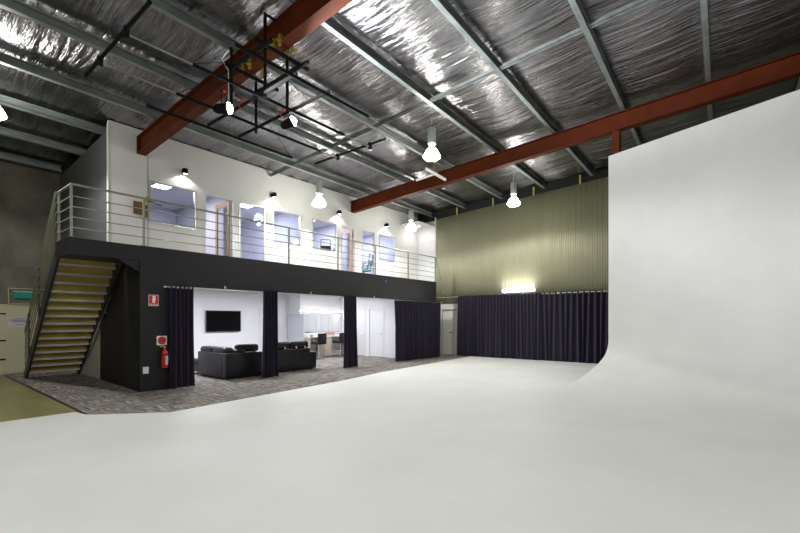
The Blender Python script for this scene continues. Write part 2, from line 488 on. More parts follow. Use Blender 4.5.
# yellow straps from cladding top to purlins
for i, px in enumerate([p for p in PUR if -10.5 < p < -3.9]):
    px += SK * (YB - 12.27) - .42
    bm = B(); box(bm, px - 0.03, px + 0.03, YB - 0.105, YB - 0.085, roof(px) - 0.42, roof(px) - 0.08)
    o = obj('hanging_strap', bm, M['yellow_strap'])
    tag(o, f'{ORD[i]} yellow strap from the left above the olive cladding', 'strap', 'yellow straps above the cladding', 'thing')

# ------------------------------------------------------------------ mezzanine: lower storey
OP0, OP1, ZO = 4.5, 13.0, 2.40
bm = B(); holes_y(bm, XF - 0.12, XF, YE, 15.4, 0, ZM, [(OP0, OP1, 0, ZO)])
struct('wall_mezzanine_front', bm, M['black_wall'], 'black painted front of the mezzanine with wide lounge opening', 'wall')
bm = B(); prism(bm, [(XF - .121, YE), (-13.5, YE + .135), (-13.5, YE + .235), (XF - .121, YE + .1)], 0, ZM - .361, 'Z')
struct('wall_understair', bm, M['black_wall'], 'black end wall of the mezzanine beside the stair', 'wall')
bm = B(); box(bm, XL + 0.001, -13.501, YE + 0.16, YE + 0.195, 0, ZM - 0.361)
struct('wall_understair_pale', bm, M['pale_door'], 'pale wall seen between stair and black end wall', 'wall')
# slab and landing
bm = B(); box(bm, XL + 0.001, XF - 0.121, YE, 15.4, ZM - 0.36, ZM); box(bm, -11.35, XF, 2.42, YE - 0.001, ZM - 0.33, ZM)
prism(bm, [(3.28, ZM - .331), (YE - 0.001, ZM - .331), (YE - 0.001, ZM - .58)], XF - 0.1, XF - 0.02, 'X')
struct('floor_mezzanine', bm, M['black_wall'], 'black mezzanine slab with landing at the stair head', 'floor')
bm = B(); box(bm, XL, XF - 0.121, 15.4, YB - 0.021, ZM - 0.2, ZM)
bm.free()
# lounge shell
bm = B(); box(bm, -15.5, -15.4, YE + 0.2, 13.75, 0, 2.72)
struct('wall_lounge_back', bm, M['lounge_white'], 'white lounge wall carrying the television', 'wall')
bm = B(); box(bm, -15.4, XF - 0.121, YE + 0.2, YE + 0.3, 0, 2.72)
struct('wall_lounge_near', bm, M['lounge_white'], 'white lounge wall nearest the stair', 'wall')
DB = [(-12.86, -11.97), (-13.97, -13.08)]
bm = B(); holes_x(bm, 13.75, 13.85, -15.4, XF - 0.121, 0, 2.72, [(a, c, 0, 2.10) for a, c in DB])
struct('wall_lounge_far', bm, M['lounge_white'], 'white lounge wall with two flush doors', 'wall')
bm = B(); box(bm, -15.4, -14.6, 11.35, 13.749, 0, 2.72)
struct('wall_vanity', bm, M['lounge_white'], 'white wall behind the makeup mirrors', 'wall')
bm = B(); box(bm, -15.4, XF - 0.121, YE + 0.3, 13.749, 2.72, 2.78)
struct('ceiling_lounge', bm, M['lounge_white'], 'white lounge ceiling', 'ceiling')
for i, (a, c) in enumerate(DB):
    t = thing(f'door_{i+1}', ((a + c) / 2, 13.8, 0), ['white flush door at right end of the lounge', 'white flush door partly hidden by the third curtain bundle'][i], 'door', None, 'structure')
    bm = B(); box(bm, a + .035, c - .035, 13.765, 13.80, 0.01, 2.065); obj('door_leaf', bm, M['white_gloss'], t)
    bm = B(); box(bm, a, a + .03, 13.735, 13.81, 0, 2.10); box(bm, c - .03, c, 13.735, 13.81, 0, 2.10); box(bm, a + .03, c - .03, 13.735, 13.81, 2.07, 2.10); obj('door_frame', bm, M['white_gloss'], t)
    bm = B(); tube(bm, [(c - .1, 13.765, 1.0), (c - .1, 13.715, 1.0), (c - .2, 13.71, 1.0)], .011); obj('door_handle', bm, M['chrome'], t)
t = thing('door_8', (-15.4, 10.4, 0), 'white flush door between television and standing panel', 'door', None, 'structure')
bm = B(); box(bm, -15.398, -15.385, 9.95, 10.80, 0.01, 2.06); obj('door_leaf', bm, M['white_gloss'], t)
bm = B(); box(bm, -15.398, -15.375, 9.90, 9.945, 0, 2.11); box(bm, -15.398, -15.375, 10.805, 10.85, 0, 2.11); box(bm, -15.398, -15.375, 9.945, 10.805, 2.065, 2.11); obj('door_frame', bm, M['white_gloss'], t)
bm = B(); tube(bm, [(-15.385, 10.72, 1.0), (-15.33, 10.72, 1.0), (-15.325, 10.6, 1.0)], .011); obj('door_handle', bm, M['chrome'], t)
# lounge ceiling lights
k = 0
LL = ['nearest the stair', 'in the middle of the lounge', 'before the two white doors']
for yy in (6.2, 8.9, 11.9):
    t = thing('ceiling_panel_light', (-12.6, yy, 2.70), 'square recessed lounge ceiling light ' + LL[k], 'ceiling light', 'lounge ceiling lights'); k += 1
    bm = B(); box(bm, -12.9, -12.3, yy - .3, yy + .3, 2.695, 2.718); obj('frame', bm, M['white_plastic'], t)
    bm = B(); box(bm, -12.87, -12.33, yy - .27, yy + .27, 2.690, 2.6945); obj('diffuser', bm, M['panel_glow'], t)
    light('AREA', 'panel_lamp', t, (-12.6, yy, 2.685), (112, 95, 52)[k - 1], (0.93, 0.94, 1.0), sx=.54, sy=.54)

# ------------------------------------------------------------------ mezzanine: upper storey
WIN = [(4.65, 5.90, 4.22, 5.36), (8.5, 9.68, 4.22, 5.36), (10.2, 11.4, 4.22, 5.36), (13.9, 15.0, 4.22, 5.36)]
TALL = [(7.26, 8.2, 3.30, 5.36), (12.8, 13.6, 3.30, 5.36)]
DOOR = [(6.15, 7.08, ZM, 5.36), (11.62, 12.45, ZM, 5.36)]
bm = B(); holes_y(bm, XU - 0.1, XU, YE, YB - .022, ZM, roof(XU) - 0.03, WIN + TALL + DOOR)
struct('wall_upstairs', bm, M['white_wall'], 'long white upstairs wall with office windows behind the railing', 'wall')
bm = B(); box(bm, XU, XU + .006, 4.612, 4.62, ZM, 6.3)
struct('trim_3', bm, M['grey_wall'], 'fine vertical joint in the upstairs wall left of the first window', 'wall trim')
bm = B(); slope_wall_y(bm, XL + 0.001, XU - 0.101, YE, YE + 0.1, ZM, -0.25)
struct('wall_upstairs_end', bm, M['grey_wall'], 'grey end wall of the upstairs offices above the stair', 'wall')
bm = B(); box(bm, XU - 0.1, XU + 0.012, YE - 0.012, YE, ZM, 6.55)
struct('trim_4', bm, M['white_wall'], 'white corner trim of the upstairs wall', 'wall trim')
bm = B(); box(bm, XL + .001, XU - .101, 15.3, 15.4, ZM, 6.3)
struct('wall_office_far', bm, M['office_white'], 'far wall of the last upstairs office', 'wall')
bm = B(); box(bm, XL + .01, XL + .08, YE + .101, 15.299, ZM, 5.75)
struct('wall_office_back', bm, M['office_white'], 'white back wall of the upstairs offices, tinted for their cool light', 'wall')
bm = B(); box(bm, XL + .08, XU - .101, YE + .101, 15.299, 5.75, 5.82)
struct('ceiling_office', bm, M['office_white'], 'pale office ceiling upstairs', 'ceiling')
for i, yy in enumerate((7.20, 9.95, 12.63)):
    bm = B(); box(bm, XL + .081, XU - .16, yy, yy + .04, ZM, 5.749)
    struct(f'wall_partition_{i+1}', bm, M['office_white'], ['partition beside the first office door', 'partition between the two middle offices', 'partition beside the second office door'][i], 'wall')
bm = B(); box(bm, XL + .081, XU - .101, YE + .101, 15.299, ZM + .001, ZM + .012)
struct('floor_office', bm, M['carpet'], 'office carpet upstairs', 'floor')
bm = B(); box(bm, XU + .001, XF - .02, YE + .0, 15.39, ZM + .001, ZM + .012)
struct('floor_walkway', bm, M['carpet'], 'walkway floor along the upstairs offices', 'floor')
# end of walkway: wall with door
bm = B(); box(bm, XU + .002, XC - .051, 15.4, YB - .03, 6.0, 6.06)
struct('ceiling_walkway', bm, M['white_wall'], 'low white soffit at the far end of the walkway', 'ceiling')
bm = B(); box(bm, XL, XC - .051, 15.401, YB - .021, ZM - 0.15, ZM)
struct('floor_walkway_end', bm, M['black_wall'], 'far end of the walkway floor', 'floor')
t = thing('fill_downlight', (-11.8, 16.0, 6.0), 'added white fill lamp under the soffit at the far walkway end', 'ceiling light')  # lamp added to brighten the white end of the walkway
bm = B(); lathe(bm, -11.8, 16.0, [(.10, 5.975), (.11, 5.998)], 20); obj('trim_ring', bm, M['white_plastic'], t, True)
bm = B(); lathe(bm, -11.8, 16.0, [(.08, 5.968), (.08, 5.9745)], 20); obj('diffuser', bm, M['panel_glow'], t, True)
light('AREA', 'fill_downlight_lamp', t, (-11.8, 16.0, 5.96), 9, (1.0, .95, .97), sx=.16, sy=.16)
t = thing('door_3', (-12.2, YB - .03, ZM), 'white door at the far end of the upstairs walkway', 'door', None, 'structure')
bm = B(); box(bm, -12.31, -11.41, YB - .045, YB - .022, ZM + .005, 5.32); obj('door_leaf', bm, M['white_gloss'], t)
bm = B(); box(bm, -12.36, -12.315, YB - .06, YB - .022, ZM, 5.37); box(bm, -11.405, -11.36, YB - .06, YB - .022, ZM, 5.37); box(bm, -12.315, -11.405, YB - .06, YB - .022, 5.325, 5.37); obj('door_frame', bm, M['white_gloss'], t)
bm = B(); tube(bm, [(-11.5, YB - .045, 4.28), (-11.5, YB - .09, 4.28), (-11.6, YB - .095, 4.28)], .012); obj('door_handle', bm, M['chrome'], t)

def framed(nm, rect, label, cat):
    a, c, z0, z1 = rect
    t = thing(nm, (XU, (a + c) / 2, z0), label, cat, None, 'structure')
    w = .035; bm = B()
    box(bm, XU - .07, XU + .012, a + .001, a + w, z0 + .001, z1 - .001); box(bm, XU - .07, XU + .012, c - w, c - .001, z0 + .001, z1 - .001)
    box(bm, XU - .07, XU + .012, a + w, c - w, z0 + .001, z0 + w); box(bm, XU - .07, XU + .012, a + w, c - w, z1 - w, z1 - .001)
    obj('window_frame', bm, M['silver'], t)
    bm = B(); box(bm, XU - .035, XU - .029, a + w, c - w, z0 + w, z1 - w); obj('pane', bm, M['glass'], t)
    return t
WL = ['office window nearest the stair, beside the brown plaques', 'square office window right of the first glazed door', 'office window with a black chair behind it', 'last office window before the walkway end']
for i, r in enumerate(WIN): framed(f'window_{i+1}', r, WL[i], 'window')
TL = ['tall glass panel right of the first timber door', 'tall glass panel with a mint chair behind it']
for i, r in enumerate(TALL): framed(f'window_{i+5}', r, TL[i], 'window')
for i, (a, c, z0, z1) in enumerate(DOOR):
    t = thing(f'door_{i+4}', (XU, (a + c) / 2, z0), ['open timber framed glass door nearest the stair', 'open timber framed glass door near the middle lamp'][i], 'door', None, 'structure')
    bm = B(); box(bm, XU - .1, XU + .012, a + .001, a + .04, z0 + .012, z1 - .001); box(bm, XU - .1, XU + .012, c - .04, c - .001, z0 + .012, z1 - .001); box(bm, XU - .1, XU + .012, a + .04, c - .04, z1 - .04, z1 - .001)
    obj('door_frame', bm, M['white_gloss'], t)
    hx, hy = XU - .10, c - .085; W = c - a - .1; zz = z1 - .05; st = .105
    bm = B()
    box(bm, hx - st, hx, hy - .02, hy + .02, z0 + .02, zz); box(bm, hx - W, hx - W + st, hy - .02, hy + .02, z0 + .02, zz)
    box(bm, hx - W + st, hx - st, hy - .02, hy + .02, zz - .12, zz); box(bm, hx - W + st, hx - st, hy - .02, hy + .02, z0 + .02, z0 + .2)
    leaf = obj('door_leaf', bm, M['timber'], t)
    bm = B(); box(bm, hx - W + st, hx - st, hy - .004, hy + .004, z0 + .2, zz - .12); obj('pane', bm, M['glass'], leaf)
    bm = B(); tube(bm, [(hx - W + .05, hy - .02, z0 + 1.0), (hx - W + .05, hy - .07, z0 + 1.0), (hx - W + .16, hy - .075, z0 + 1.0)], .011); obj('door_handle', bm, M['chrome'], leaf)
# office ceiling lights
OL = ['in the office nearest the stair', 'behind the first tall glass panel', 'in the office behind the black chair', 'in the last office before the walkway end']
for i, yy in enumerate((5.6, 8.45, 11.3, 14.0)):
    xx = -14.0
    t = thing('office_ceiling_light', (xx, yy, 5.74), 'square white ceiling light ' + OL[i], 'ceiling light', 'office ceiling lights')
    bm = B(); box(bm, xx - .24, xx + .24, yy - .24, yy + .24, 5.728, 5.748); obj('frame', bm, M['white_plastic'], t)
    bm = B(); box(bm, xx - .22, xx + .22, yy - .22, yy + .22, 5.722, 5.7275); obj('diffuser', bm, M['panel_glow'], t)
    light('AREA', 'panel_lamp', t, (xx, yy, 5.718), 66, (0.88, 0.90, 1.0), sx=.42, sy=.42)

# wall spots
WS = ['above the window nearest the stair', 'above the second square window', 'above the window with the black chair', 'above the last office window']
first = None
for i, yy in enumerate((5.54, 8.48, 11.45, 14.3)):
    zz = 5.80
    if first is None:
        t = first = thing('wall_lamp', (XU, yy, zz), 'small black wall spotlight ' + WS[i], 'wall light', 'black spotlights on the upstairs wall')
        bm = B(); box(bm, XU + .001, XU + .03, yy - .05, yy + .05, zz - .04, zz + .06); obj('wall_plate', bm, M['black_metal'], t)
        bm = B(); lathe(bm, XU + .12, yy, [(.02, zz + .085), (.07, zz + .08), (.075, zz + .06), (.075, zz - .07), (.062, zz - .07), (.06, zz - .05)]); obj('lamp_head', bm, M['black_metal'], t, True)
        bm = B(); box(bm, XU + .03, XU + .05, yy - .015, yy + .015, zz - .01, zz + .03); obj('arm', bm, M['black_metal'], t)
        bm = B(); lathe(bm, XU + .12, yy, [(.001, zz - .058), (.058, zz - .058), (.058, zz - .064), (.001, zz - .064)]); obj('lens', bm, M['spot_glow'], t)
        light('SPOT', 'spot_lamp', t, (XU + .12, yy, zz - .068), 20, (1.0, 0.96, 0.90), .02, (XU + .02, yy, zz - 1.5), angle=math.radians(138), blend=0.3)
    else:
        dup(first, (0, yy - 5.54, 0), 'small black wall spotlight ' + WS[i])

# plaques and lever by the first window
for i, (ya, yb_, za, zb, lab) in enumerate(((4.26, 4.475, 4.56, 4.72, 'upper left brown timber plaque on the white upstairs wall'), (4.26, 4.475, 4.38, 4.54, 'lower left brown timber plaque on the white upstairs wall'),
        (4.505, 4.60, 4.53, 4.66, 'upper small brown plaque beside the first window'), (4.505, 4.60, 4.33, 4.51, 'lower small brown plaque beside the first window'))):
    bm = B(); rbox(bm, XU + .001, XU + .03, ya, yb_, za, zb, .006, 2)
    tag(obj('wall_plaque', bm, M['plaque']), lab, 'plaque', 'brown plaques beside the first window')
t = thing('lever_bracket', (XU, 4.56, 4.78), 'brass bracket with black lever beside the first window', 'bracket')
bm = B(); rbox(bm, XU + .013, XU + .06, 4.53, 4.62, 4.72, 4.80, .01, 2); tube(bm, [(XU + .04, 4.575, 4.80), (XU + .04, 4.575, 4.90)], .018); obj('bracket_body', bm, M['brass'], t)
bm = B(); tube(bm, [(XU + .06, 4.60, 4.77), (XU + .12, 4.68, 4.75), (XU + .14, 4.80, 4.70), (XU + .14, 4.90, 4.71)], .014); obj('lever', bm, M['black_plastic'], t)

# ------------------------------------------------------------------ railing
RX = XF - .03
PY = [2.48, 3.80, 5.75, 7.7, 9.65, 11.5, 13.45, 15.36]
t = thing('balcony_railing', (RX, 2.48, ZM), 'pale green five-bar railing along the mezzanine edge', 'railing')
RZ = [ZM + .20, ZM + .41, ZM + .62, ZM + .83]
def post(x, y): 
    bm = B(); box(bm, x - .02, x + .02, y - .02, y + .02, ZM + .013, ZM + 1.045); box(bm, x - .04, x + .04, y - .04, y + .04, ZM + .013, ZM + .02); obj('post', bm, M['rail_green'], t)
for y in PY: post(RX, y)
post(-11.32, 2.48)
bm = B(); tube(bm, [(-11.32, 2.48, ZM + 1.07), (RX, 2.48, ZM + 1.07), (RX, 15.4, ZM + 1.07)], .024); obj('top_rail', bm, M['rail_green'], t, True)
for z in RZ:
    bm = B(); tube(bm, [(-11.32, 2.48, z), (RX, 2.48, z), (RX, 15.36, z)], .0125, 8); obj('rail', bm, M['rail_green'], t, True)
bm = B(); tube(bm, [(RX, 15.38, ZM + 1.05), (RX + .02, 15.60, ZM + .55), (RX + .02, 15.85, ZM - .1), (RX + .02, 15.92, ZM - .5)], .022); obj('descending_rail', bm, M['rail_green'], t, True)

# ------------------------------------------------------------------ stair (rises toward the studio; seen from beneath)
SY0, SY1 = 2.46, 3.69
XT, XB_, NR = -11.36, -15.40, 17
RUN = (XT - XB_) / NR; RISE = ZM / NR
st = thing('staircase', (-15.4, 3.0, 0), 'steel stair with yellow plywood steps and grey nosings at left', 'staircase')
for y, w_, q_, e_ in ((SY0, .05, .16, .33), (SY1 - .03, .03, .06, .27)):
    bm = B(); prism(bm, [(XB_ - .12, 0.002), (XB_ + q_, 0.002), (XT - .0, ZM - e_), (XT, ZM - .01), (XT - .05, ZM - .01), (XB_ - .12, .12)], y, y + w_, 'Y'); obj('stringer', bm, M['dark_steel'], st)
for i in range(NR - 1):
    z = RISE * (i + 1); xa = XB_ + RUN * i
    bm = B(); box(bm, xa, xa + RUN + .02, SY0 + .052, SY1 - .031, z - .045, z - .008); obj('tread', bm, M['plywood'], st)
    bm = B(); box(bm, xa - .02, xa - .001, SY0 + .052, SY1 - .031, z - .05, z - .005); 
    box(bm, xa + RUN + .021, xa + RUN + .03, SY0 + .052, SY1 - .031, z - .05, z + .0)
    obj('nosing', bm, M['nosing'], st)
    bm = B(); box(bm, xa + RUN + .0, xa + RUN + .012, SY0 + .052, SY1 - .031, z - .006, z + RISE - .052); obj('riser', bm, M['plywood'], st)
def askew(par):     # the stair runs very slightly askew of the mezzanine
    for ch in par.children:
        for v_ in ch.data.vertices: v_.co.y += .038 * max(0, XT - v_.co.x)
askew(st)
k = ZM / (XT - XB_)
sr = thing('stair_railing', (XB_, SY0 - .02, 0), 'five-bar sloping railing on the near side of the stair', 'railing')
for i, h in enumerate((.22, .43, .64, .85, 1.07)):
    y = SY0 - .025 + .0
    pts = [(XT + .03, y, ZM + h), (XT - .05, y, ZM + h - .03), (XB_ + .36, y, h + .36 * k), (XB_ + .30, y, h + .36 * k - .09), (XB_ + .36, y, h + .36 * k - .17)]
    bm = B(); tube(bm, pts, .022 if i == 4 else .013, 8); obj('top_rail' if i == 4 else 'rail', bm, M['rail_green'], sr, True)
for s in (.22, .55):
    x = XB_ + (XT - XB_) * s; z0 = max(.005, ZM * s - .1)
    bm = B(); tube(bm, [(x, SY0 - .025, z0), (x, SY0 - .025, ZM * s + 1.06)], .02, 8); obj('post', bm, M['dark_steel'], sr, True)
askew(sr)
hr = thing('handrail', (-13.0, 3.66, 1.9), 'slim silver handrail on the far side of the stair', 'handrail')
bm = B()
def hp(x): return (x - XB_) * k - .16
tube(bm, [(-12.50, 3.725, hp(-12.5) - .0), (-12.50, 3.70, hp(-12.5)), (-12.62, 3.70, hp(-12.62)), (-14.4, 3.70, hp(-14.4)), (-14.5, 3.70, hp(-14.55))], .02, 8); obj('bar', bm, M['silver'], hr, True)
for x in (-12.9, -13.5):
    bm = B(); tube(bm, [(x, 3.745, hp(x) - .08), (x, 3.72, hp(x) - .07), (x, 3.70, hp(x) - .02)], .009, 6); obj('wall_bracket', bm, M['silver'], hr, True)
for ch in hr.children:
    for v_ in ch.data.vertices: v_.co.y += .018 + .038 * (XT - v_.co.x)

# ------------------------------------------------------------------ left wall: door, exit sign, notice
dl = thing('door_6', (XL, 2.3, 0), 'cream door in the concrete wall below the green exit sign', 'door', None, 'structure')
bm = B(); box(bm, XL + .001, XL + .04, 1.35, 3.65, .03, 2.0); obj('door_leaf', bm, M['cream_door'], dl)
bm = B(); box(bm, XL + .001, XL + .055, 1.27, 3.73, 2.001, 2.06); box(bm, XL + .001, XL + .055, 1.27, 1.349, 0, 2.0); box(bm, XL + .001, XL + .055, 3.651, 3.73, 0, 2.0); obj('door_frame', bm, M['cream_door'], dl)
bm = B(); box(bm, XL + .041, XL + .05, 1.36, 3.64, .0, .05); obj('kick_strip', bm, M['silver'], dl)
for z in (1.78, 1.0, .45):
    bm = B(); box(bm, XL + .041, XL + .055, 2.26, 2.43, z - .022, z + .022); obj('hinge', bm, M['black_metal'], dl)
t = thing('notice', (XL + .045, 2.65, 1.6), 'lilac tinted paper notice on the cream door', 'notice')
bm = B(); box(bm, XL + .0405, XL + .0425, 2.46, 3.00, 1.38, 1.69); obj('sheet', bm, M['paper'], t)
bm = B()
for z, a, c in ((1.64, 2.62, 2.86), (1.60, 2.51, 2.95), (1.57, 2.53, 2.93), (1.545, 2.60, 2.88), (1.46, 2.65, 2.83)):
    box(bm, XL + .0426, XL + .0432, a, c, z - .007, z + .007)
obj('printing', bm, M['ink'], t)
t = thing('exit_sign', (XL + .05, 2.75, 2.33), 'green exit sign inside a pale wire frame above the cream door', 'exit sign')
bm = B(); rbox(bm, XL + .002, XL + .07, 2.60, 3.12, 2.24, 2.43, .008, 2); obj('sign_body', bm, M['exit_green'], t)
bm = B(); box(bm, XL + .002, XL + .08, 2.58, 3.14, 2.432, 2.46); obj('top_cover', bm, M['cream_door'], t)
bm = B()
for a, c, d, e in ((2.81, 2.91, 2.29, 2.295), (2.81, 2.91, 2.375, 2.38), (2.81, 2.815, 2.295, 2.375), (2.905, 2.91, 2.295, 2.375)): box(bm, XL + .0705, XL + .0715, a, c, d, e)
obj('pictogram', bm, mat('pale green mark', (.10, .32, .30), .5), t)
bm = B()
tube(bm, [(XL + .10, 2.48, 2.08), (XL + .10, 3.38, 2.08)], .011, 6); tube(bm, [(XL + .10, 2.48, 2.53), (XL + .10, 3.38, 2.53)], .011, 6)
tube(bm, [(XL + .10, 2.48, 2.08), (XL + .10, 2.48, 2.53)], .011, 6); tube(bm, [(XL + .10, 3.38, 2.08), (XL + .10, 3.38, 2.53)], .011, 6)
for yy in (2.48, 3.38): tube(bm, [(XL + .10, yy, 2.53), (XL + .001, yy, 2.53)], .011, 6)
obj('wire_frame', bm, M['cream_door'], t)

# back door in the gap between the curtains
t = thing('door_7', (-10.46, YB, 0), 'pale door in the gap between corner curtain and back curtain', 'door', None, 'structure')
bm = B(); box(bm, -10.94, -10.38, YB + .01, YB + .05, .01, 2.06); box(bm, -10.37, -9.99, YB + .01, YB + .05, .01, 2.06); obj('door_leaf', bm, M['pale_door'], t)
bm = B(); box(bm, -10.97, -9.96, YB - .04, YB + .05, 2.065, 2.098); obj('door_frame', bm, M['housing'], t)
bm = B(); tube(bm, [(-10.45, YB + .01, 1.03), (-10.45, YB - .05, 1.03), (-10.56, YB - .055, 1.03)], .014); lathe(bm, -10.45, YB - .0, [(.03, 1.09), (.03, 1.10)]); obj('door_handle', bm, M['dark_steel'], t)
bm = B(); box(bm, -10.39, -10.36, YB - .01, YB + .009, .05, 2.05); obj('door_closing_strip', bm, M['housing'], t)

# ------------------------------------------------------------------ signs and extinguisher on the black wall
def xbox(bm, d0, d1, ya, yb_, za, zb): box(bm, XF + d0, XF + d1, ya, yb_, za, zb)
t = thing('extinguisher_sign', (XF, 3.99, 2.05), 'red sign with white extinguisher symbol on the black wall', 'sign')
bm = B(); xbox(bm, .001, .004, 3.885, 4.095, 1.92, 2.17); obj('sign_plate', bm, M['sign_white'], t)
bm = B(); xbox(bm, .0041, .0052, 3.893, 4.087, 1.965, 2.162); obj('red_field', bm, M['red_paint'], t)
bm = B(); xbox(bm, .0053, .0062, 3.962, 4.018, 1.99, 2.10); xbox(bm, .0053, .0062, 3.972, 4.008, 2.10, 2.125); xbox(bm, .0053, .0062, 3.965, 4.03, 2.125, 2.145); xbox(bm, .0053, .0062, 4.02, 4.03, 2.04, 2.125); obj('symbol', bm, M['sign_white'], t)
bm = B()
for q in range(4): xbox(bm, .0041, .0052, 3.90 + .048 * q, 3.94 + .048 * q, 1.93, 1.957)
obj('caption_band', bm, M['red_paint'], t)
t = thing('fire_point_sign', (XF, 4.16, 1.13), 'white square sign with red disc above the fire extinguisher', 'sign')
bm = B(); xbox(bm, .001, .004, 4.055, 4.275, 1.025, 1.235); obj('sign_plate', bm, M['sign_white'], t)
bm = B(); prism(bm, [(4.165 + .092 * math.cos(a), 1.13 + .092 * math.sin(a)) for a in [2 * PI * i / 32 for i in range(32)]], XF + .0041, XF + .0055, 'X'); obj('red_disc', bm, M['red_paint'], t)
bm = B()
for z in (1.155, 1.105): xbox(bm, .0056, .0062, 4.105, 4.225, z - .008, z + .008)
obj('lettering', bm, mat('dull red print', (.30, .02, .03), .5), t)
t = thing('fire_extinguisher', (XF + .09, 4.19, .5), 'red fire extinguisher hung on the black wall under the disc sign', 'fire extinguisher')
ex, ey = XF + .085, 4.19
bm = B(); lathe(bm, ex, ey, [(.02, .50), (.062, .505), (.07, .53), (.07, .83), (.06, .88), (.035, .91), (.022, .93), (.022, .95)]); obj('cylinder_body', bm, M['red_paint'], t, True)
bm = B(); box(bm, ex + .064, ex + .072, ey - .005, ey + .045, .58, .78); obj('label_patch', bm, M['paper'], t)
bm = B(); lathe(bm, ex, ey, [(.072, .80), (.072, .825)]); obj('colour_band', bm, M['black_plastic'], t, True)
bm = B(); lathe(bm, ex, ey, [(.024, .951), (.03, .96), (.03, .98), (.015, .985)]); obj('valve', bm, M['brass'], t, True)
bm = B(); box(bm, ex - .012, ex + .012, ey - .10, ey + .02, .985, .997); box(bm, ex - .012, ex + .012, ey - .11, ey - .02, 1.008, 1.02); obj('squeeze_handle', bm, M['brass'], t)
bm = B(); tube(bm, [(ex, ey + .025, .97), (ex + .02, ey + .08, .95), (ex + .02, ey + .095, .85), (ex + .02, ey + .09, .66)], [.010, .010, .011, .016], 8); obj('hose', bm, M['black_plastic'], t, True)
bm = B(); box(bm, XF + .001, XF + .014, ey - .03, ey + .03, .84, .92); obj('wall_bracket', bm, M['dark_steel'], t)
t = thing('power_outlet', (XF, 3.82, .48), 'white power outlet low on the black wall', 'outlet')
bm = B(); rbox(bm, XF + .001, XF + .014, 3.765, 3.885, .40, .55, .004, 2); obj('cover_plate', bm, M['white_plastic'], t)
bm = B(); rbox(bm, XF + .0145, XF + .02, 3.79, 3.815, .50, .53, .002, 1); obj('switch', bm, M['white_plastic'], t)
bm = B(); rbox(bm, XF + .0145, XF + .018, 3.80, 3.85, .42, .475, .002, 1); obj('socket', bm, M['white_plastic'], t)
bm = B(); box(bm, XF + .001, XF + .012, 12.02, 12.06, 3.04, 3.07)
tag(obj('indicator_lamp', bm, M['blue_led']), 'tiny blue indicator light on the black mezzanine fascia', 'indicator')

# ------------------------------------------------------------------ curtains
def curtain(name, axis, a0, a1, base, ztop, zbot, period, amp, seed, label, group, flare=0.0, rod_z=None, eyelets=True):
    rnd = random.Random(seed)
    t = thing(name, ((base, (a0 + a1) / 2, zbot) if axis == 'Y' else ((a0 + a1) / 2, base, zbot)), label, 'curtain', group)
    n = int((a1 - a0) / period * 18); nz = 60
    ph = [rnd.uniform(0, 6.28) for _ in range(6)]
    bm = B(); g = []
    mid = (a0 + a1) / 2
    for i in range(n + 1):
        u = i / n; s = a0 + (a1 - a0) * u; col = []
        for j in range(nz + 1):
            v = j / nz if j > 3 else j / nz
            z = ztop + (zbot - ztop) * v
            d = v
            phase = 2 * PI * (a1 - a0) * u / period + d * (0.9 * math.sin(u * 9 + ph[0]) + .5 * math.sin(u * 23 + ph[1])) 
            off = amp * math.sin(phase) * (1 + d * .35 * math.sin(u * 14 + ph[2])) + amp * .35 * d * math.sin(phase * .5 + ph[3]) 
            ss = mid + (s - mid) * (1 + flare * d - .05 * math.sin(PI * d) * (1 if flare else 0)) + d * .25 * period * math.sin(phase * .33 + ph[4])
            p = (base + off, ss, z) if axis == 'Y' else (ss, base + off, z)
            col.append((bm.verts.new(p), z, off))
        g.append(col)
    rings = []; last = -9
    for i in range(n):
        for j in range(nz):
            q = (g[i][j], g[i][j + 1], g[i + 1][j + 1], g[i + 1][j])
            if rod_z and min(abs(w[2]) for w in q) < .021 and min(w[1] for w in q) < rod_z + .023 and max(w[1] for w in q) > rod_z - .019:
                if i - last > 2: rings.append(i)
                last = i
                continue
            bm.faces.new([w[0] for w in q])
    o = obj('drape', bm, M['cloth'], t, True); md = o.modifiers.new('t', 'SOLIDIFY'); md.thickness = .004; md.offset = 0
    for pl in o.data.polygons: pl.use_smooth = True
    if eyelets and rod_z:
        for i in rings:
            s = a0 + (a1 - a0) * (i + 1) / n
            bm = B(); c = (base, s, rod_z) if axis == 'Y' else (s, base, rod_z)
            torus(bm, c, (.8, .6, 0) if axis == 'Y' else (.6, .8, 0), .034, .005, 12, 5); obj('eyelet', bm, M['chrome'], t, True)
    return t
CX = XF + .10
G1 = 'dark curtain bundles along the lounge opening'
curtain('curtain', 'Y', 4.30, 4.83, CX, 2.42, .015, .098, .055, 1, 'dark curtain bundle beside the fire extinguisher', G1, .02, 2.365)
curtain('curtain', 'Y', 6.70, 7.18, CX + .08, 2.42, .015, .10, .055, 2, 'dark curtain bundle between the two sofas', G1, .08, None, False)
curtain('curtain', 'Y', 9.72, 10.30, CX + .08, 2.42, .015, .10, .055, 3, 'dark curtain bundle between makeup stools and white doors', G1, .08, None, False)
curtain('curtain', 'Y', 12.42, 15.58, CX, 2.42, .015, .175, .055, 4, 'wide drawn dark curtain at the far end of the mezzanine front', G1, .0, 2.365, False)
G2 = 'dark curtains on the back wall'
curtain('curtain', 'X', -9.98, -6.19, YB - .235, 2.68, .015, .15, .045, 5, 'closely pleated dark curtain under the fluorescent light', G2, 0, None, False)
curtain('curtain', 'X', -6.22, -.9, YB - .16, 2.68, .015, .21, .06, 6, 'looser dark back curtain running behind the white cyclorama', G2, 0, 2.64, False)
t = thing('curtain_rod', (CX, 10, 2.365), 'pale curtain rod along the top of the lounge opening', 'curtain rod')
bm = B(); tube(bm, [(CX, 4.2, 2.365), (CX, 15.65, 2.365)], .0145, 10); obj('rod', bm, M['silver'], t, True)
